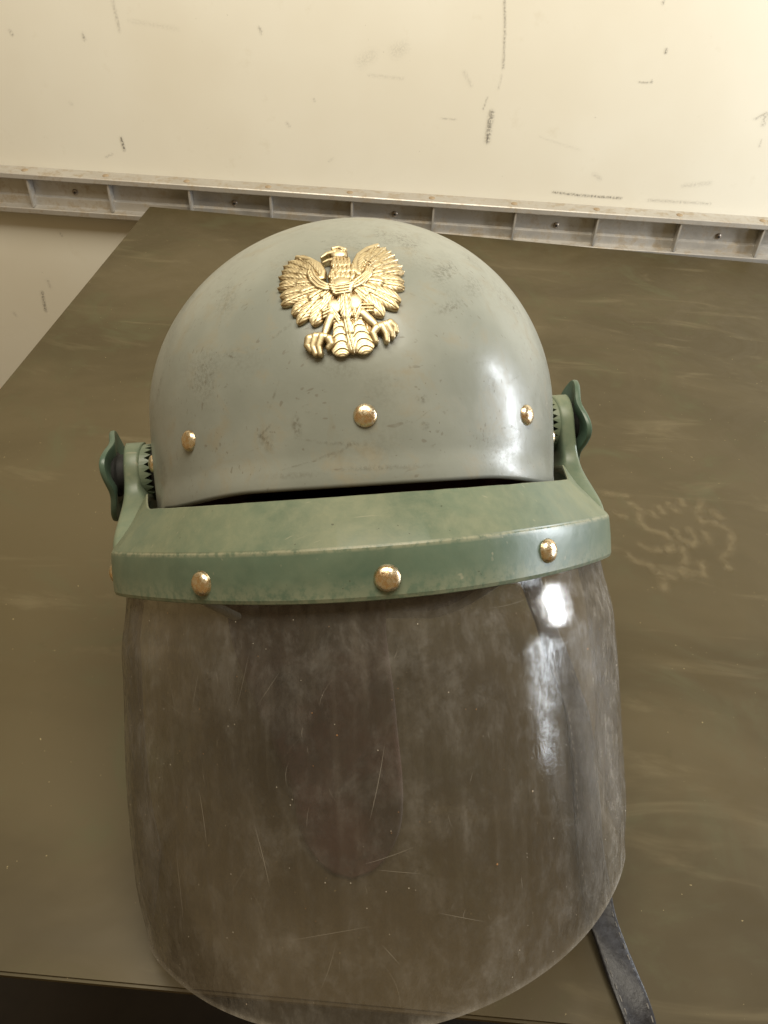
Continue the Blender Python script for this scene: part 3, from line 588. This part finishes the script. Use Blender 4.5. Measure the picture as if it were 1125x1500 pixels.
for a0, t0, an, L, w in ((-.60, .36, -.6, .012, .0003), (-.42, .50, -.15, .026, .0002), (-.28, .55, -.2, .030, .0002), (-.02, .38, .15, .035, .00016), (.02, .60, 1.2, .018, .00014), (-.05, .64, -1.3, .015, .00012), (-.20, .22, .5, .020, .0002), (.24, .10, .7, .012, .0003), (.58, .50, .1, .03, .0003), (.55, .62, .2, .03, .0003), (.62, .25, 0, .05, .0002), (-.05, .80, -.5, .012, .0003), (.05, .75, -1.0, .02, .0002), (-.5, .65, -.1, .04, .00014)): hair(a0, t0, an, L, w, .08, V, F)
tm = NT('scratch_white'); tm.set(color=(.72, .68, .60), rough=.5, alpha=.22)
tag(part('scratches', V3(V), F, tm.m, visor), kind='stuff')
V = []; F = []
for i in range(170):
    c, n = vis_pt(rng.uniform(-.85, .85), rng.uniform(.1, .97)); r = rng.uniform(.00012, .00030)*(2 if i % 17 == 0 else 1); o = len(V); e = np.array([-n[1], n[0], 0])
    V += [c+r*(math.cos(k*math.pi/3)*e+math.sin(k*math.pi/3)*np.array([0, 0, 1.])) for k in range(6)]+[c+n*r*.5]; F += [(o+k, o+(k+1) % 6, o+6) for k in range(6)]
tm = NT('dust_speck'); tm.set(color=tm.mix(tm.ramp(tm.noise(60, 2), .5, .58), (.62, .57, .48), (.40, .20, .08)), rough=.9, alpha=.75)
tag(part('dust_specks', V3(V), F, tm.m, visor), kind='stuff')

# ---------------------------------------------------------------- added flap and chin strap
def ribbon(name, pts, widths, thick, mat, tilt=None, n=80, round_tip=False, m=9, cup=0.):
    """a strip along world points; widths are half widths"""
    P = np.array(pts, float); t = np.r_[0, np.cumsum(np.linalg.norm(np.diff(P, axis=0), axis=1))]; t /= t[-1]; s = np.linspace(0, 1, n)
    # smooth interpolation
    Q = np.stack([np.interp(s, t, P[:, k]) for k in range(3)], 1); ker = np.hanning(13); ker /= ker.sum()
    for k in range(3): Q[:, k] = np.convolve(np.r_[2*Q[0, k]-Q[6:0:-1, k], Q[:, k], 2*Q[-1, k]-Q[-2:-8:-1, k]], ker, 'valid')
    hw = np.interp(s, t, widths)
    if round_tip: hw = hw*np.sqrt(np.clip(1-((s-.86)/.14).clip(0, 1)**2, .0004, 1))
    T_ = np.gradient(Q, axis=0); T_ /= np.linalg.norm(T_, axis=1, keepdims=True)
    side = np.cross(T_, np.array([0, 0, 1.])) if tilt is None else np.cross(T_, np.array(tilt, float)); side /= np.linalg.norm(side, axis=1, keepdims=True); nn = np.cross(side, T_)
    V = []
    prof = [(-1, 0), (-.97, 1)]+[(x, 1) for x in np.linspace(-.9, .9, m)]+[(.97, 1), (1, 0), (.97, -1), (0, -1), (-.97, -1)]
    for i in range(n):
        for x, y in prof: V.append(Q[i]+side[i]*hw[i]*x+nn[i]*(thick/2*y*(1 if abs(x) < .95 else .8)+cup*x*x*hw[i])+np.array([0, 0, .0006*math.sin(i*.35+2*x)]))
    k = len(prof); F = [(i*k+j, i*k+(j+1) % k, (i+1)*k+(j+1) % k, (i+1)*k+j) for i in range(n-1) for j in range(k)]+[tuple(range(k))[::-1], tuple((n-1)*k+j for j in range(k))]
    o = mesh_obj(name, np.array(V)-np.array([PX, PY, 0]), F, mat, helmet, sharp=50); return o, Q, side, nn, hw
ribbon('visor_reflection', [(-.062, .430, .095), (-.056, .400, .056), (-.045, .36, .028), (-.026, .312, .013), (-.007, .26, .006), (.002, .200, .0035)], [.062, .060, .056, .047, .036, .028], .003, M['reflection_flap'], round_tip=True, cup=.05)  # added dark shape standing in for a figure's reflection in the visor
st, Q, side, nn, hw = ribbon('chin_strap', [(.105, .410, .075), (.132, .375, .028), (.150, .330, .008), (.150, .285, .006), (.1455, .235, .006), (.1455, .192, .0062), (.1535, .160, .0060), (.1600, .1385, .0050), (.1630, .1265, -.004), (.1645, .1205, -.030), (.1655, .1195, -.090)], [.0086]*11, .0030, M['strap'], n=140)
V = []; F = []
for sd in (-1, 1):
    for i in range(2, 136, 2):
        a = Q[i]+side[i]*hw[i]*.76*sd+nn[i]*.0016; b = Q[i+1]+side[i+1]*hw[i+1]*.76*sd+nn[i+1]*.0016; w_ = side[i]*.00035; o_ = len(V)
        for q in (a-w_, a+w_, b+w_, b-w_): V.append(q)
        V += [(a+b)/2-w_*.6+nn[i]*.0004, (a+b)/2+w_*.6+nn[i]*.0004]; F += [(o_, o_+1, o_+5, o_+4), (o_+4, o_+5, o_+2, o_+3), (o_+1, o_+2, o_+5), (o_+3, o_, o_+4)]
tag(mesh_obj('stitching', np.array(V)-np.array([PX, PY, 0]), F, M['thread'], st), kind='stuff')
bpy.context.view_layer.update()
